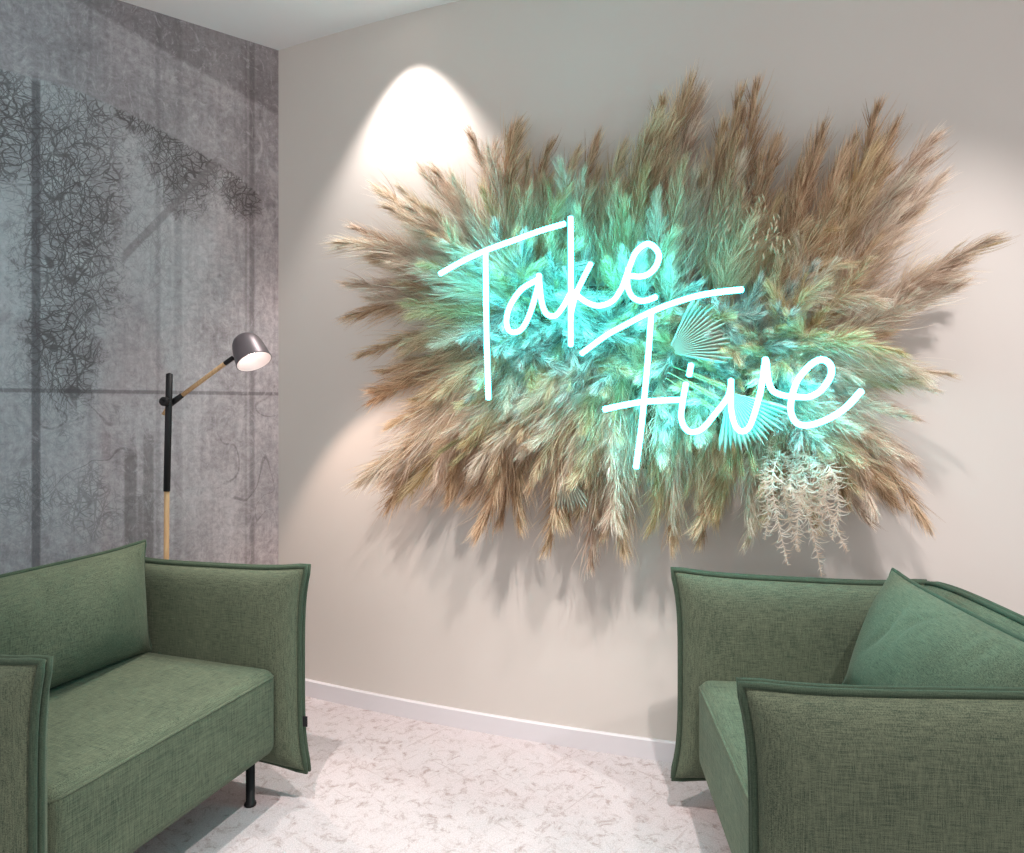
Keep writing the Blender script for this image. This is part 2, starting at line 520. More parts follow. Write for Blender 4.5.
def armchair(name, label, corner, theta, far_sign, with_tag, near_taper=.02, W=.82):
    Rm = Matrix.Rotation(theta, 3, 'Z')
    O = Vector((corner[0], corner[1], 0)) - Rm @ Vector((far_sign * W / 2, CH_F, 0))
    t = empty(name, O, theta)
    tagset(t, label, 'armchair')
    zc, hh = (CH_Z0 + CH_Z1) / 2, CH_Z1 - CH_Z0
    yc, ww = (CH_F + CH_B) / 2, CH_F - CH_B
    for sx in (-1, 1):
        pillow_mesh('armrest', ww, hh, .105, .015, .075, .05,
                    lambda a, b, c, sx=sx: Vector((sx * W / 2 + c, yc - a, zc + b)), M_FAB, t, p=7, q=.55, pipe=.0072, taper=.02 if sx == far_sign else near_taper)
    pillow_mesh('backrest', W - .004, hh - .03, .11, .015, .02, -.07,
                lambda a, b, c: Vector((a, CH_B + .004 + c - .012 * (b / hh), zc - .010 + b)), M_FAB, t, p=7, q=.55, pipe=.0072)
    # seat block with a softly crowned top
    sb = box_bm(-W / 2 + .054, W / 2 - .054, CH_B + .055, .338, .165, .413, .034, 6)
    bmesh.ops.subdivide_edges(sb, edges=[e for e in sb.edges if e.calc_length() > .12], cuts=10, use_grid_fill=True)
    for v in sb.verts:
        if v.co.z > .40:
            v.co.z += .006 * max(0, 1 - (v.co.x / .35) ** 2) * max(0, 1 - ((v.co.y - .04) / .3) ** 2)
    seat = from_bm('seat', sb, M_FAB, t)
    pb = bmesh.new()
    x1 = W / 2 - .062
    P = [(-x1 + .0, .322, .388), (-x1 + .02, .334, .392)] + [(-x1 + .02 + (2 * x1 - .04) * i / 20, .3345, .3925) for i in range(1, 20)] + [(x1 - .02, .334, .392), (x1, .322, .388)]
    tube(pb, P, .0045, n=7)
    from_bm('seam', pb, M_FAB, seat)
    for sx in (-1, 1):
        for y in (.245, -.20):
            lb = bmesh.new()
            lathe(lb, [(0, 0), (.0165, 0), (.0175, .003), (.0165, .008), (.0128, .010), (.0128, .175), (0, .175)], 20,
                  Matrix.Translation((sx * (W / 2 - .062), y, 0)))
            from_bm('leg', lb, M_BLACK, t)
    if with_tag:
        tb = box_bm(far_sign * W / 2 - .0015, far_sign * W / 2 + .0015, CH_F - .024, CH_F - .003, .225, .255)
        tg = from_bm('fabric_tag', tb, M_TAG, t, smooth=False); tg['label'] = 'small black fabric tag'
    return t, O, Rm

TH_L = math.radians(-108.6); TH_R = math.radians(84.5)
chL, OL, RL = armchair('armchair', 'green armchair on the left below the floor lamp, its open front towards the right', (-.6016, 2.014), TH_L, -1, True, .02, .80)
chR, OR_, RR = armchair('armchair', 'green armchair on the right below the dried pampas, its open front towards the left', (.463, 1.976), TH_R, 1, False, -.018, .826)

def cushion(label, O, theta, y_bot, y_top, z_bot, z_top, w, x_c, seed):
    t = empty('back_cushion', O + Matrix.Rotation(theta, 3, 'Z') @ Vector((x_c, 0, 0)), theta)
    t.location.z = z_bot
    tagset(t, label, 'cushion', None)
    h = math.hypot(z_top - z_bot, y_top - y_bot)
    dv = Vector((0, y_top - y_bot, z_top - z_bot)).normalized(); nv = Vector((0, dv.z, -dv.y))
    def fr(a, b, c):
        p = Vector((a, y_bot, 0)) + dv * (b + h / 2) + nv * c
        return p
    pillow_mesh('cover', w, h, .17, .008, .05, .07, fr, M_FAB, t, p=2.6, q=.62, n=84, pipe=.0058, wrinkle=.009, seed=seed)
    return t
cushion('plump green cushion leaning against the back of the left armchair', OL, TH_L, -.126, -.150, .413, .752, .67, 0, 3)
cushion('plump green cushion leaning against the back of the right armchair', OR_, TH_R, -.050, -.178, .413, .728, .68, .0, 8)

# ------------------------------------------------------------------ floor lamp
def unproj(px, py, y):
    return Vector(((px - 512) / F * y, y, CAM_H - (py - HORIZON) / F * y))
LY = 2.40
lp = empty('floor_lamp', (unproj(165, 560, LY).x, LY, 0))
tagset(lp, 'slim black and oak floor lamp with a tilted dome shade, behind the left armchair', 'floor lamp')
def L(px, py, y=LY):
    return unproj(px, py, y) - lp.location
bm = bmesh.new(); lathe(bm, [(0, 0), (.118, 0), (.12, .004), (.12, .014), (.116, .018), (.02, .020), (.014, .03), (0, .03)], 48)
from_bm('base', bm, M_BLACK, lp)
foot = Vector((0, 0, .02)); j1 = L(166.8, 490); top = L(169.4, 374)
bm = bmesh.new(); tube(bm, [foot, foot.lerp(j1, .5), j1], .0088, n=16); o = from_bm('lower_pole', bm, M_WOOD, lp); o['label'] = 'light oak lower pole'
bm = bmesh.new(); tube(bm, [j1 - Vector((0, 0, .004)), j1.lerp(top, .5), top], .0112, n=16); from_bm('upper_pole', bm, M_BLACK, lp)
pv = L(170.5, 404, LY + .022)
elbow = L(182.5, 395, LY + .020); neck = L(225, 363.5, LY - .01)
bm = bmesh.new(); tube(bm, [pv, pv.lerp(elbow, .5), elbow], [.0105, .0105, .0088], n=14); br = from_bm('arm_joint', bm, M_BLACK, lp)
bm = bmesh.new(); kn = L(164.5, 401.5, LY - .02)
lathe(bm, [(0, 0), (.015, 0), (.016, .003), (.016, .017), (.013, .02), (.006, .02), (.005, .016), (0, .016)], 24,
      Matrix.Translation(kn + Vector((0, .01, 0))) @ Matrix.Rotation(math.radians(90), 4, 'X'))
from_bm('knob', bm, M_BLACK, lp)
bm = bmesh.new(); tail = L(163.5, 414.5, LY + .022)
tube(bm, [elbow, elbow.lerp(neck, .5), neck], .0078, n=14)
tube(bm, [tail, tail.lerp(pv, .7)], .0070, n=14)
o = from_bm('arm', bm, M_WOOD, lp); o['label'] = 'light oak arm'
ax = Vector((.454, -.285, -.84)).normalized()
oc = L(254.2, 361.8, LY - .04)                 # centre of the shade's opening
q = ax.to_track_quat('Z', 'Y').to_matrix().to_4x4()
Msh = Matrix.Translation(oc) @ q
RO, SL = .061, .112
outer = [(0, -SL), (.012, -SL + .0005), (.026, -SL + .005), (.039, -SL + .015), (.048, -SL + .030), (.053, -SL + .050), (.0575, -SL + .08), (RO, -.002), (RO, 0)]
inner = [(RO - .0025, 0), (RO - .003, -.004), (.0545, -SL + .08), (.050, -SL + .05), (.045, -SL + .032), (.036, -SL + .018), (.022, -SL + .009), (0, -SL + .006)]
bm = bmesh.new(); lathe(bm, outer + inner[:1], 48, Msh); sh = from_bm('lamp_shade', bm, M_SHADE, lp)
bm = bmesh.new(); lathe(bm, inner, 48, Msh); si = from_bm('shade_lining', bm, M_SHADE_IN, sh); si['label'] = 'white inside of the shade'
bm = bmesh.new(); sl = oc - ax * (SL * .55)
tube(bm, [neck, neck.lerp(sl, .35)], .0085, n=14)
from_bm('arm_sleeve', bm, M_BLACK, lp)
bm = bmesh.new(); lathe(bm, [(0, -.030), (.012, -.032), (.021, -.042), (.023, -.054), (.018, -.068), (.011, -.078), (.010, -.105), (0, -.105)], 28, Msh)
bl = from_bm('bulb', bm, emit('bulb_glow', (1, .88, .83), 5), sh)
ld = bpy.data.lights.new('lamp_light', 'SPOT'); ld.energy = 11.0; ld.color = (1, .74, .62); ld.shadow_soft_size = .012
lo = bpy.data.objects.new('lamp_light', ld); COL.objects.link(lo); lo.location = lp.location + oc - ax * .024
ld.spot_size = math.radians(128); ld.spot_blend = .25; lo.rotation_euler = ax.to_track_quat('-Z', 'Y').to_euler()

# ------------------------------------------------------------------ dried pampas arrangement on the wall
def on_wall(px, py, off):
    """the point off metres in front of the curved wall that the photograph shows at (px, py)"""
    a = (px - 512) / F
    y = 2.2
    for _ in range(30):
        x = a * y
        n = wall_n(x)
        y += (wall_y(x) - y - off / -n[1]) * .7
    return Vector((a * y, y, CAM_H - (py - HORIZON) / F * y))

def straw(name, lo, hi, transl=.28):
    n = N(name)
    at = n.node('ShaderNodeAttribute'); at.attribute_name = 'tint'
    col = n.mix(at.outputs['Fac'], lo, hi)
    n.base(col, .85, 0, .2)
    tr = n.node('ShaderNodeBsdfTranslucent'); n.lk(col, tr.inputs[0])
    mx = n.node('ShaderNodeMixShader'); mx.inputs[0].default_value = transl
    n.lk(n.b.outputs[0], mx.inputs[1]); n.lk(tr.outputs[0], mx.inputs[2]); n.lk(mx.outputs[0], n.out.inputs[0])
    return n.m
STRAW = {
    'tan': straw('tan_plume', (.40, .25, .13), (.97, .81, .58)),
    'brown': straw('rust_plume', (.36, .22, .125), (.90, .70, .49)),
    'cream': straw('cream_plume', (.54, .41, .27), (.97, .90, .78)),
    'pale': straw('bleached_plume', (.15, .14, .11), (.92, .88, .80)),
    'rose': straw('rosy_plume', (.47, .325, .225), (.97, .85, .72)),
    'gold': straw('gold_plume', (.43, .295, .13), (.93, .79, .52)),
}

def plume_arrays(seed, n_str, bend, width, head):
    """unit-length plume along +z, bending to +x; ribbons only. returns verts, quads, tint"""
    rg = np.random.default_rng(seed)
    def axis(s):
        s = np.asarray(s)
        return np.stack([bend * s ** 2.2, .02 * np.sin(5 * s + seed), s - .35 * bend * bend * s ** 3], -1)
    V, Q, Tn = [], [], []
    cnt = 0
    S = 4
    nb = n_str // 6; n_str = nb * 6
    rp = lambda a: np.repeat(a, 6, axis=0)
    s0 = rp(head + (1 - head) * rg.beta(1.0, .95, nb) * .99) + rg.normal(0, .008, n_str)
    s0 = np.clip(s0, head * .8, .99)
    rel = np.clip((s0 - head) / (1 - head), 0, 1)
    env = np.clip(np.minimum(rel * 4 + .35, 1.0), 0, 1) * (1 - rel) ** .55
    ln = (.10 + .26 * env) * rp(rg.uniform(.6, 1.2, nb)) * rg.uniform(.6, 1.1, n_str)
    th = rp(rg.uniform(0, 2 * np.pi, nb)) + rg.normal(0, .28, n_str)
    spread = width * (.16 + .80 * env) * rp(rg.uniform(.3, 1.25, nb)) * rg.uniform(.75, 1.2, n_str)
    p0 = axis(s0); tan = axis(s0 + .01) - axis(s0 - .01); tan /= np.linalg.norm(tan, axis=1)[:, None]
    side = np.cross(tan, np.array([0, 1, 0.0])); side /= np.linalg.norm(side, axis=1)[:, None]
    bi = np.cross(tan, side)
    rad = side * np.cos(th)[:, None] + bi * np.sin(th)[:, None]
    curl = rp(rg.normal(0, .055, (nb, 3))) + rg.normal(0, .03, (n_str, 3)); droop = np.array([1.0, 0, -.1])
    pts = []
    for k in range(S + 1):
        t = k / S
        p = p0 + tan * (ln * t * (1 - .12 * t))[:, None] + rad * (spread * (t ** .7 * .45 - .10 * t ** 2.5) * (ln / .2))[:, None] \
            + droop * (bend * .55 * ln * t ** 2)[:, None] + curl * (ln * 1.6 * t ** 2)[:, None]
        pts.append(p)
    w0 = rg.uniform(.0028, .0058, n_str)
    wdir = np.cross(tan, rg.normal(0, 1, (n_str, 3))); wdir /= np.linalg.norm(wdir, axis=1)[:, None]
    tint = np.clip(rp(rg.normal(.52, .34, nb)) + rg.normal(0, .12, n_str), 0, 1)
    allv = np.zeros((n_str, (S + 1) * 2, 3)); 
    for k in range(S + 1):
        w = w0 * (1 - .85 * k / S)
        allv[:, 2 * k] = pts[k] - wdir * w[:, None] * .5
        allv[:, 2 * k + 1] = pts[k] + wdir * w[:, None] * .5
    base = (np.arange(n_str) * (S + 1) * 2)[:, None]
    qd = np.stack([np.stack([base[:, 0] + 2 * k, base[:, 0] + 2 * k + 1, base[:, 0] + 2 * k + 3, base[:, 0] + 2 * k + 2], -1) for k in range(S)], 1).reshape(-1, 4)
    tv = (tint[:, None] * np.linspace(.75, 1.15, S + 1).repeat(2)[None, :]).clip(0, 1)
    V = allv.reshape(-1, 3); tv = tv.reshape(-1)
    # stem, a four-sided rod
    m = 9
    ss = np.linspace(0, .97, m); c = axis(ss)
    r = np.linspace(.0075, .0025, m)
    sv = []
    for k in range(4):
        a = math.pi / 2 * k
        sv.append(c + np.stack([np.cos(a) * r, np.sin(a) * r, 0 * r], -1))
    sv = np.stack(sv, 1).reshape(-1, 3) 
    b = len(V)
    sq = [[b + 4 * i + k, b + 4 * i + (k + 1) % 4, b + 4 * (i + 1) + (k + 1) % 4, b + 4 * (i + 1) + k] for i in range(m - 1) for k in range(4)]
    V = np.concatenate([V, sv]); Qa = np.concatenate([qd, np.array(sq)]); tv = np.concatenate([tv, np.full(len(sv), .35)])
    return V, Qa, tv

def mesh_np(name, V, Q, tint, mat):
    me = bpy.data.meshes.new(name)
    me.vertices.add(len(V)); me.vertices.foreach_set('co', np.asarray(V, dtype=np.float32).ravel())
    k = Q.shape[1]
    me.loops.add(Q.size); me.loops.foreach_set('vertex_index', np.asarray(Q, dtype=np.int32).ravel())
    me.polygons.add(len(Q)); me.polygons.foreach_set('loop_start', np.arange(0, Q.size, k, dtype=np.int32))
    me.update(calc_edges=True)
    at = me.attributes.new('tint', 'FLOAT', 'POINT'); at.data.foreach_set('value', np.asarray(tint, dtype=np.float32))
    me.materials.append(mat)
    return me

SHAPES = [plume_arrays(11, 842, .10, .36, .20), plume_arrays(12, 842, .24, .34, .22), plume_arrays(13, 799, .34, .38, .22),
          plume_arrays(14, 907, .16, .44, .16), plume_arrays(15, 756, .06, .30, .26), plume_arrays(16, 928, .28, .48, .12)]
MESHES = {}
def plume_mesh(shape, mat):
    if (shape, mat) not in MESHES:
        V, Q, T = SHAPES[shape]
        MESHES[(shape, mat)] = mesh_np('pampas_plume', V, Q, T, STRAW[mat])
    return MESHES[(shape, mat)]

def place_matrix(base, tip, shape_bend, droop_dir, fat):
    d = tip - base; ln = d.length
    z = d.normalized()
    x = droop_dir - z * droop_dir.dot(z)
    if x.length < 1e-3: x = Vector((1, 0, 0)) - z * z.x
    x.normalize(); y = z.cross(x)
    # aim so that the bent tip lands on the asked point
    ang = math.atan2(shape_bend, 1 - .35 * shape_bend ** 2)
    M3 = Matrix((x, y, z)).transposed()
    M3 = M3 @ Matrix.Rotation(-ang, 3, 'Y')
    s = ln / math.hypot(shape_bend, 1 - .35 * shape_bend ** 2)
    Sm = Matrix.Diagonal((s * fat, s * fat, s))
    # keep the bend length while fattening the strands
    return Matrix.Translation(base) @ (M3 @ Sm).to_4x4()
BENDS = [.10, .24, .34, .16, .06, .28]

ARR = empty('pampas_wall_arrangement', wall_pt(.42, 1.28, 0))
tagset(ARR, 'huge tan spray of dried pampas grass and leaves mounted on the cream wall', 'dried flower arrangement')
AINV = Matrix.Translation(-ARR.location)

# mossy foam backing that the stems are pushed into
bm = bmesh.new()
rows = []
for i in range(25):
    r = i / 24
    row = []
    for k in range(48):
        a = 2 * math.pi * k / 48
        x = .40 + .52 * r * math.cos(a); z = 1.27 + .30 * r * math.sin(a) - .09 * r * math.cos(a)
        row.append(bm.verts.new(wall_pt(x, z, .004 + .10 * math.sqrt(max(0, 1 - r * r))) - ARR.location))
    rows.append(row)
for A, B in zip(rows, rows[1:]):
    for k in range(48): bm.faces.new((A[k], A[(k + 1) % 48], B[(k + 1) % 48], B[k]))
bmesh.ops.remove_doubles(bm, verts=bm.verts, dist=1e-5)
o = from_bm('backing', bm, plain('dry_moss_foam', (.13, .09, .05), .95, 0, .1, .5, 60), ARR)

PA, PB = Vector((520, 318)), Vector((800, 372))
def spine(px, py):
    p = Vector((px, py)); d = PB - PA
    t = max(0, min(1, (p - PA).dot(d) / d.length_squared))
    return PA + d * t

# visible tips of the outer ring, traced from the photograph: pixel, offset from wall, colour
OUTER = [
    (472, 136, .10, 'rose'), (492, 150, .14, 'rose'), (512, 128, .08, 'brown'), (530, 160, .14, 'brown'), (550, 150, .06, 'brown'), (575, 155, .10, 'tan'),
    (600, 138, .08, 'brown'), (622, 150, .12, 'tan'), (645, 165, .10, 'brown'), (662, 108, .10, 'tan'), (686, 82, .12, 'tan'), (702, 95, .08, 'rose'),
    (722, 130, .12, 'tan'), (742, 96, .10, 'tan'), (756, 90, .09, 'brown'), (774, 148, .12, 'brown'), (800, 168, .14, 'brown'), (820, 128, .10, 'brown'),
    (852, 140, .10, 'brown'), (876, 113, .12, 'brown'), (893, 124, .10, 'brown'), (880, 165, .14, 'tan'), (942, 138, .17, 'rose'), (925, 165, .16, 'rose'),
    (938, 180, .18, 'rose'), (905, 205, .20, 'tan'), (992, 244, .22, 'rose'), (960, 262, .20, 'rose'), (925, 280, .20, 'rose'), (905, 290, .20, 'rose'),
    (890, 330, .18, 'brown'), (950, 380, .20, 'cream'), (935, 390, .18, 'rose'), (905, 372, .22, 'cream'), (915, 420, .08, 'rose'), (925, 526, .15, 'brown'),
    (920, 470, .08, 'rose'), (895, 500, .10, 'brown'), (870, 520, .12, 'rose'), (850, 505, .15, 'tan'), (880, 460, .14, 'rose'),
    (812, 525, .16, 'tan'), (765, 520, .14, 'tan'), (741, 540, .16, 'cream'), (720, 520, .12, 'gold'), (700, 540, .10, 'tan'), (672, 545, .12, 'tan'), (650, 525, .14, 'gold'),
    (625, 550, .12, 'tan'), (605, 530, .16, 'tan'), (590, 560, .10, 'rose'), (570, 520, .16, 'tan'), (548, 545, .12, 'tan'), (520, 525, .15, 'tan'), (500, 520, .10, 'brown'),
    (480, 532, .18, 'brown'), (470, 500, .16, 'brown'), (448, 500, .14, 'brown'), (420, 500, .12, 'rose'), (390, 505, .12, 'brown'), (364, 486, .16, 'cream'), (385, 480, .18, 'rose'), (400, 455, .16, 'tan'),
    (390, 425, .12, 'tan'), (372, 400, .10, 'brown'), (362, 355, .18, 'brown'), (385, 370, .14, 'brown'), (352, 310, .14, 'brown'), (348, 285, .18, 'rose'), (345, 240, .20, 'cream'),
    (355, 230, .16, 'rose'), (372, 262, .18, 'brown'), (385, 208, .20, 'cream'), (378, 190, .14, 'cream'), (400, 190, .20, 'cream'), (422, 172, .18, 'rose'), (440, 170, .14, 'rose'), (455, 178, .18, 'cream'),
]
plan = []
rnd = random.Random(21)
def add(px, py, off_t, mat, L=None, off_b=None, fat=None, shape=None, part=True):
    c = spine(px, py)
    d = Vector((px, py)) - c
    dist = d.length
    Lpx = L if L else min(max(dist * .80, 110), 190)
    b = Vector((px, py)) - d.normalized() * min(Lpx, dist)
    ob = off_b if off_b is not None else .09
    base = on_wall(b.x, b.y, ob); tip = on_wall(px, py, off_t)
    s = shape if shape is not None else rnd.choice([0, 0, 1, 1, 2, 3, 3, 4, 5])
    out = (tip - base)
    droop = Vector((rnd.uniform(-.4, .4), 0, -1)) + Vector((0, -.35, 0))
    if d.y > 40: droop = Vector((rnd.uniform(-1, 1), -.2, .2))
    if abs(d.x) < 30 and d.y < 0: droop = Vector((1 if rnd.random() < .6 else -1, 0, 0))
    M = AINV @ place_matrix(base, tip, BENDS[s], droop, fat or rnd.uniform(.8, 1.15))
    plan.append((s, mat, M, part))

for (px, py, ot, m) in OUTER:
    add(px, py, ot, m)
n_outer = len(plan)
# second ring, tips pulled inwards, behind and between
for (px, py, ot, m) in OUTER:
    for f0 in (.86, .74):
        c = spine(px, py)
        f = f0 + rnd.uniform(-.07, .06)
        jx, jy = rnd.uniform(-14, 14), rnd.uniform(-12, 12)
        x, y = c.x + (px - c.x) * f + jx, c.y + (py - c.y) * f + jy
        mm = m if rnd.random() < .6 else rnd.choice(['tan', 'brown', 'rose', 'gold', 'cream'])
        add(x, y, .10 + .14 * rnd.random(), mm, off_b=.10, part=False)
# middle and centre: tips stand out towards the room
def middle(n, f0, f1, o0, o1, mats, part):
    for i in range(n):
        px, py, ot, m = OUTER[rnd.randrange(len(OUTER))]
        c = spine(px, py); f = rnd.uniform(f0, f1)
        t = rnd.random()
        cc = c.lerp(PA.lerp(PB, t), .25)
        x, y = cc.x + (px - cc.x) * f, cc.y + (py - cc.y) * f
        bx = (cc.x * .8 + x * .2, cc.y * .8 + y * .2)
        base = on_wall(bx[0], bx[1], .12); tip = on_wall(x, y, rnd.uniform(o0, o1))
        s = rnd.choice([0, 1, 1, 2, 2, 3, 5])
        droop = Vector((rnd.uniform(-.6, .6), -.6, -.8 if y < c.y + 30 else .2))
        lit = f < .5
        mm = rnd.choice(mats) if (lit or rnd.random() < .5) else m
        M = AINV @ place_matrix(base, tip, BENDS[s], droop, rnd.uniform(1.0, 1.35))
        plan.append((s, mm, M, part))
middle(60, .45, .72, .20, .28, ['tan', 'cream', 'gold', 'tan'], False)
middle(22, .30, .55, .24, .31, ['cream', 'pale', 'tan', 'gold'], True)
middle(60, .12, .45, .20, .285, ['pale', 'pale', 'cream', 'gold'], False)
# the heart: plumes rooted in the foam along its length that stand straight out and splay
for i in range(150):
    t = rnd.uniform(-.12, 1.05); c = PA.lerp(PB, t)
    c = Vector((c.x + rnd.uniform(-25, 25), c.y + rnd.uniform(-40, 32)))
    a = rnd.uniform(0, 2 * math.pi); r = rnd.uniform(20, 75)
    base = on_wall(c.x, c.y, .03); tip = on_wall(c.x + r * math.cos(a), c.y + r * math.sin(a), rnd.uniform(.20, .31))
    s = rnd.choice([1, 2, 3, 5, 5])
    M = AINV @ place_matrix(base, tip, BENDS[s], Vector((math.cos(a), 0, -math.sin(a))), rnd.uniform(.8, 1.25))
    plan.append((s, rnd.choice(['pale', 'pale', 'pale', 'gold', 'tan']), M, False))

# cream plumes that lie across the middle between the two words, and a few that rise above the k
for (bx, by, tx, ty, ob, ot, m) in ((605, 372, 498, 442, .27, .26, 'cream'), (600, 365, 512, 424, .28, .28, 'tan'), (608, 380, 476, 462, .26, .22, 'cream'), (612, 385, 536, 470, .26, .24, 'tan'),
                                    (606, 378, 520, 452, .27, .25, 'rose'), (616, 390, 560, 482, .25, .22, 'cream'), (600, 360, 520, 405, .29, .30, 'cream'), (618, 388, 585, 478, .25, .22, 'tan'),
                                    (575, 262, 560, 164, .20, .24, 'cream'), (570, 262, 585, 172, .20, .22, 'cream'), (640, 232, 652, 150, .17, .18, 'tan'), (540, 262, 520, 190, .18, .20, 'tan'),
                                    (770, 340, 925, 372, .24, .22, 'cream'), (790, 345, 900, 352, .24, .24, 'gold'), (740, 300, 850, 262, .22, .22, 'tan'), (750, 310, 880, 298, .23, .23, 'cream'), (730, 285, 830, 230, .20, .20, 'gold')):
    s_ = rnd.choice([1, 3, 5])
    M = AINV @ place_matrix(on_wall(bx, by, ob - .09), on_wall(tx, ty, ot), BENDS[s_], Vector((0, -.4, -1)), 1.1)
    plan.insert(0, (s_, m, M, True))
parts = [p for p in plan if p[3]]
rest = [p for p in plan if not p[3]]
for (s, m, M, _) in parts[:100]:
    o = bpy.data.objects.new('pampas_plume', plume_mesh(s, m)); COL.objects.link(o); o.parent = ARR
    o.matrix_local = M
rest += parts[100:]
bulk = {}
Vs, Qs, Ts, Ms = [], [], [], []
mat_ix = list(STRAW)
off = 0
for (s, m, M, _) in rest:
    V, Q, T = SHAPES[s]
    A = np.array(M)
    Vs.append(V @ A[:3, :3].T + A[:3, 3]); Qs.append(Q + off); Ts.append(T); Ms.append(np.full(len(Q), mat_ix.index(m))); off += len(V)
me = mesh_np('plume_filling', np.concatenate(Vs), np.concatenate(Qs), np.concatenate(Ts), STRAW[mat_ix[0]])
for k in mat_ix[1:]: me.materials.append(STRAW[k])
me.polygons.foreach_set('material_index', np.concatenate(Ms).astype(np.int32))
o = bpy.data.objects.new('plume_filling', me); COL.objects.link(o); o.parent = ARR; o['kind'] = 'stuff'

# pleated fan palms
M_PALM = straw('dried_palm', (.22, .22, .17), (.58, .57, .47), .2)
def fan(px, py, off, r, a0, a1, tilt, n=17):
    c = on_wall(px, py, off) - ARR.location
    nx = wall_n(.45); nrm = Vector((nx[0], nx[1], 0)); tx = Vector((-nx[1], nx[0], 0)); up = Vector((0, 0, 1))
    V, Q, T = [], [], []
    for i in range(n):
        A0 = a0 + (a1 - a0) * i / n; A1 = a0 + (a1 - a0) * (i + 1) / n; Am = (A0 + A1) / 2
        def P(a, rr, h): return c + (tx * math.cos(a) + up * math.sin(a)) * rr + nrm * (h + tilt * rr)
        b = len(V)
        tipr = r * (1.0 + .06 * math.sin(i * 1.7))
        V += [P(A0, .02, 0), P(Am, .02, .004), P(A1, .02, 0), P(A0, tipr * .86, 0), P(Am, tipr * .88, .014), P(A1, tipr * .86, 0), P(Am, tipr * 1.08, .004)]
        Q += [[b, b + 1, b + 4, b + 3], [b + 1, b + 2, b + 5, b + 4], [b + 3, b + 4, b + 6, b + 6], [b + 4, b + 5, b + 6, b + 6]]
        T += [.3, .9, .3, .3, .9, .3, .6]
    me = bpy.data.meshes.new('palm_fan')
    me.from_pydata([tuple(v) for v in V], [], [q if q[2] != q[3] else q[:3] for q in Q])
    at = me.attributes.new('tint', 'FLOAT', 'POINT'); at.data.foreach_set('value', T)
    o = link('palm_fan', me, M_PALM, ARR, smooth=False)
    sol = o.modifiers.new('thick', 'SOLIDIFY'); sol.thickness = .0012
fan(668, 352, .285, .16, -.25, 1.15, .06)
fan(728, 392, .285, .16, -1.75, -.25, .02)
fan(566, 470, .20, .12, -1.9, -.9, .05, 11)

# wheat ears
M_WHEAT = straw('wheat', (.45, .40, .22), (.78, .72, .48), .2)
def wheat(p0, p1, o0, o1):
    a = on_wall(*p0, o0) - ARR.location; b = on_wall(*p1, o1) - ARR.location
    bm = bmesh.new()
    d = (b - a); u = d.normalized(); s = u.cross(Vector((0, 1, .2))).normalized(); w = u.cross(s)
    tube(bm, [a, a.lerp(b, .5), b], .0016, n=5)
    m = 16
    for i in range(m):
        c = a.lerp(b, .35 + .63 * i / m)
        for k in range(3):
            an = i * 1.05 + k * 2.09
            r = s * math.cos(an) + w * math.sin(an)
            g = [c + r * .002, c + r * .006 + u * .006, c + r * .0055 + u * .013, c + r * .003 + u * .019]
            tube(bm, g, [.0008, .0019, .0016, .0004], n=5)
            tube(bm, [g[-1], g[-1] + u * .03 + r * .012], [.0005, .0003], n=3)
    from_bm('wheat_ear', bm, M_WHEAT, ARR)
for q in (((668, 372), (716, 398), .25, .30), ((666, 378), (712, 408), .25, .29), ((672, 366), (722, 386), .24, .29), ((735, 420), (742, 474), .24, .27), ((740, 420), (754, 468), .24, .28),
          ((728, 420), (730, 470), .24, .27), ((600, 420), (576, 470), .2, .24), ((612, 250), (622, 205), .2, .22), ((560, 255), (548, 185), .2, .22), ((480, 425), (440, 452), .2, .25), ((490, 430), (455, 462), .2, .26)):
    wheat(q[0], q[1], q[2], q[3])

# bleached ferns hanging below the last letters
M_FERN = straw('bleached_fern', (.78, .58, .43), (.98, .93, .85), .42)
def fern(path, seed, wmax):
    rg = random.Random(seed)
    P = smooth_path([on_wall(px, py, of) - ARR.location for px, py, of in path], 7)
    V, Q, T = [], [], []
    m = len(P)
    nx = wall_n(.9); nrm = Vector((nx[0], nx[1], 0))
    for i in range(m - 1):
        t = (P[i + 1] - P[i]).normalized(); s = t.cross(nrm).normalized()
        b = len(V)
        V += [P[i] - s * .001, P[i] + s * .001, P[i + 1] + s * .001, P[i + 1] - s * .001]; Q.append([b, b + 1, b + 2, b + 3]); T += [.4] * 4
        env = math.sin(math.pi * min(1, (i / m) * .9 + .12)) ** .7
        for sg in (-1, 1):
            for h in (0, .33, .66):
                if rg.random() < .22: continue
                q0 = P[i].lerp(P[i + 1], h)
                l = wmax * env * rg.uniform(.45, 1.35)
                ang = rg.uniform(.5, 1.1); cu = rg.uniform(-.9, .6); lift = rg.uniform(-.3, 1.0)
                w = rg.uniform(.0014, .0024); tv = min(1, max(0, rg.gauss(.55, .3)))
                pp, last = [q0], q0
                for k in range(4):
                    a_ = ang - cu * k
                    last = last + (s * sg * math.sin(a_) + t * math.cos(a_) + nrm * lift * (.3 + .3 * k)) * l * .27
                    pp.append(last)
                b = len(V)
                for k, c_ in enumerate(pp):
                    ww = w * (1 - .75 * k / 4)
                    V += [c_ - t * ww, c_ + t * ww]; T += [tv, tv]
                Q += [[b + 2 * k, b + 2 * k + 1, b + 2 * k + 3, b + 2 * k + 2] for k in range(4)]
    me = bpy.data.meshes.new('fern_frond'); me.from_pydata([tuple(v) for v in V], [], Q)
    at = me.attributes.new('tint', 'FLOAT', 'POINT'); at.data.foreach_set('value', T)
    link('fern_frond', me, M_FERN, ARR, smooth=False)
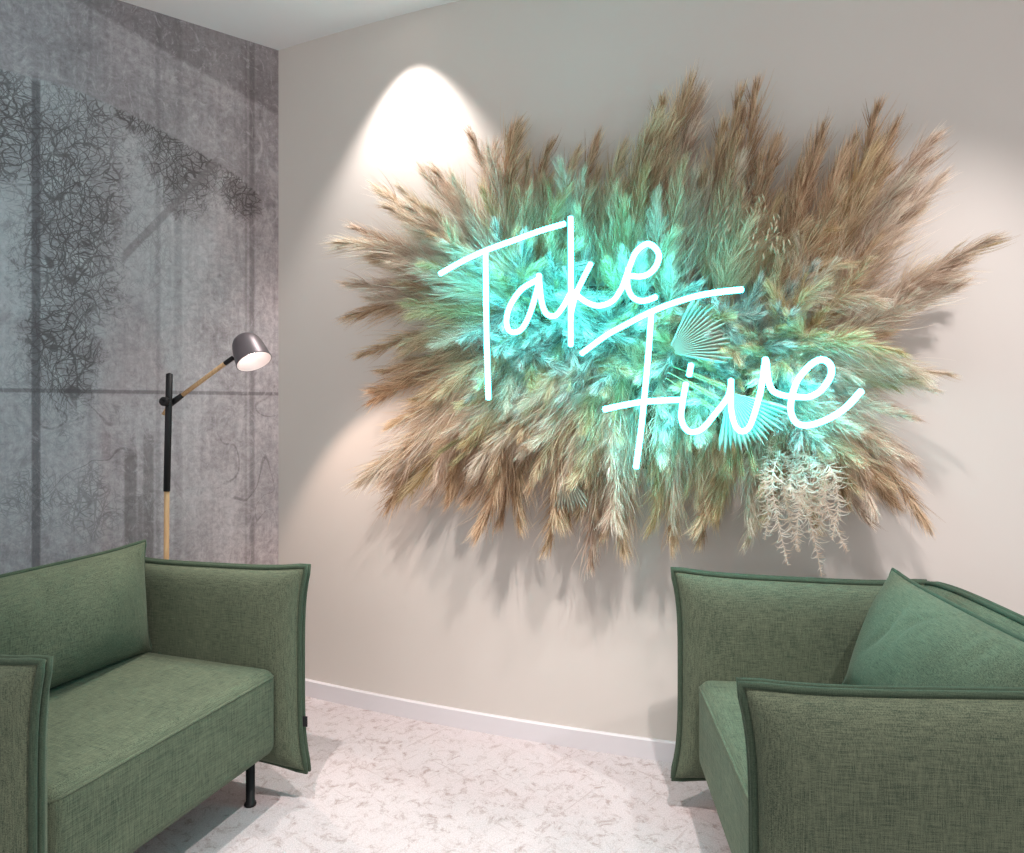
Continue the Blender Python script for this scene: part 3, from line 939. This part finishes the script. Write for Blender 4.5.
FR = [((775, 440), (782, 480), (790, 520), (800, 552)), ((790, 440), (800, 490), (812, 530), (822, 577)), ((800, 445), (818, 480), (832, 520), (848, 552)), ((780, 450), (772, 480), (778, 520), (788, 566)),
      ((805, 450), (825, 485), (822, 520), (812, 540)), ((770, 445), (765, 475), (768, 510), (765, 540)), ((795, 450), (805, 480), (798, 515), (797, 551)), ((812, 455), (832, 470), (838, 505), (832, 540)),
      ((785, 455), (795, 478), (812, 490), (806, 512)), ((778, 452), (800, 470), (785, 492), (790, 515)), ((800, 455), (790, 485), (806, 505), (824, 515)), ((792, 452), (815, 462), (826, 490), (815, 512))]
for i, f in enumerate(FR):
    k = (i % 4) * .022
    fern([(f[0][0], f[0][1], .16 + k), (f[1][0], f[1][1], .22 + k), (f[2][0], f[2][1], .21 + k), (f[3][0], f[3][1], .19 + k)], 40 + i, .036 if i < 8 else .028)

# oat sprays on the upper right
M_OAT = straw('dried_oat', (.52, .44, .30), (.82, .74, .58), .25)
def oat(p0, p1, off, seed):
    rg = random.Random(seed)
    a = on_wall(*p0, off) - ARR.location; b = on_wall(*p1, off + .05) - ARR.location
    bm = bmesh.new(); tube(bm, [a, a.lerp(b, .5), b], .0014, n=5)
    u = (b - a).normalized()
    for i in range(18):
        c = a.lerp(b, .3 + .7 * i / 18)
        r = Vector((rg.uniform(-1, 1), rg.uniform(-.7, .3), rg.uniform(-1, 1))); r = (r - u * r.dot(u)).normalized()
        e = c + r * rg.uniform(.02, .045) + u * .02
        tube(bm, [c, e], .0006, n=3)
        h = e + Vector((r.x * .4, 0, -.7)).normalized() * .022
        tube(bm, [e, e.lerp(h, .35), e.lerp(h, .7), h], [.0008, .0032, .0026, .0004], n=5)
    from_bm('oat_spray', bm, M_OAT, ARR)
for i, q in enumerate((((725, 262), (752, 196), .2), ((735, 258), (768, 212), .19), ((715, 262), (736, 205), .2), ((742, 262), (780, 232), .2))):
    oat(*q, 70 + i)

# ------------------------------------------------------------------ neon sign
SN_X = .44; SOFF = .335
so = wall_pt(SN_X, 1.28, SOFF); sn = wall_n(SN_X)
SNRM = Vector((sn[0], sn[1], 0))
def on_sign(px, py):
    d = Vector(((px - 512) / F, 1, -(py - HORIZON) / F))
    o = Vector((0, 0, CAM_H))
    k = (so - o).dot(SNRM) / d.dot(SNRM)
    return o + d * k
SIGN = empty('neon_sign', so)
tagset(SIGN, 'glowing turquoise neon sign reading Take Five in handwritten script over the pampas', 'neon sign')
def neon_mat():
    n = N('turquoise_neon')
    n.base((.7, 1, .97), .3)
    n.b.inputs['Emission Color'].default_value = (.038, .90, 1.0, 1)
    n.b.inputs['Emission Strength'].default_value = 25
    return n.m
M_NEON = neon_mat()
M_CAP = plain('clear_end_cap', (.35, .55, .55), .3)
LETTERS = [
    ('letter T', [[(439.7, 274), (462, 261.5), (486, 250.5), (515, 240), (540, 231), (565, 223.6)], [(485.6, 252), (486, 290), (486.5, 330), (488.4, 399)]]),
    ('letter a', [[(538.6, 274), (538.2, 279), (522, 289), (510.6, 305), (506.5, 320), (508.8, 330), (515.3, 332.3), (522.8, 327.6), (530.3, 312.6), (538.0, 286), (539.6, 276)],
                  [(539, 276), (541.6, 301), (546.3, 313.5), (554.7, 316), (562.2, 308), (570, 294)]]),
    ('letter k', [[(570.7, 217), (570.9, 260), (570.7, 300), (570.7, 346)], [(591, 263), (582, 281), (575.4, 296), (571.5, 312), (571, 320)],
                  [(574, 291), (580, 297.7), (590.5, 304), (601, 305.6), (613.4, 300.3), (622, 288)]]),
    ('letter e in Take', [[(622, 288), (628.3, 270.4), (634.5, 254.6), (641.5, 246.7), (648.5, 244), (655.6, 248.5), (659, 256.4), (655.6, 267), (648.5, 274), (639.8, 276.6), (628.5, 275.5)],
                          [(628, 268), (627.5, 284.5), (631, 295), (638, 300.3), (646.8, 300.3), (656.5, 296.8)]]),
    ('letter F', [[(581, 354), (605.7, 335.8), (628, 323.5), (648.4, 313), (672, 303.5), (697, 296), (720, 292), (742.8, 289.5)], [(651.4, 312), (648.5, 352), (645, 390.6), (641, 430), (636, 468)],
                  [(603.6, 409.5), (622, 405.5), (642, 402), (662, 400.6), (682, 399.8)]]),
    ('letter i', [[(691.2, 364), (689, 376)], [(686, 383), (682.7, 401.8), (681.3, 418), (685.4, 428.4), (692.6, 432), (702.8, 428.4), (715, 414), (727.4, 397.7), (731, 386)]]),
    ('letter v', [[(731, 379.5), (731, 396), (731.5, 412), (735.6, 426.4), (741.8, 431.5), (749, 427.4), (755, 412), (761.3, 387.4), (765.6, 358)],
                  [(766, 360), (768.2, 379), (772.6, 390.5), (782.8, 395.3), (793, 396.7)]]),
    ('letter e in Five', [[(793, 396.7), (809.5, 396.7), (821.8, 389.5), (831, 375), (829.5, 363.8), (820.7, 359.7), (809.5, 365.9), (797, 381.3), (791, 401.8), (792, 416), (799, 424.3), (811.5, 424.8), (830, 418), (846.4, 407), (861.8, 390.5)]]),
]
for lab, strokes in LETTERS:
    bm = bmesh.new()
    for st in strokes:
        P = smooth_path([on_sign(*p) - SIGN.location for p in st], 7)
        tube(bm, P, .0080, n=10)
    o = from_bm('neon_letter', bm, M_NEON, SIGN); o['label'] = 'glowing ' + lab
# slim standoffs that carry the tubes from the wall
for px, py in ((487, 300), (571, 335), (640, 297), (645, 390), (700, 295), (742, 430), (795, 420)):
    a = on_sign(px, py); b = a - SNRM * .33
    bm = bmesh.new(); tube(bm, [a - SNRM * .008 - SIGN.location, a.lerp(b, .5) - SIGN.location, b - SIGN.location], .002, n=8)
    from_bm('standoff', bm, M_CAP, SIGN)
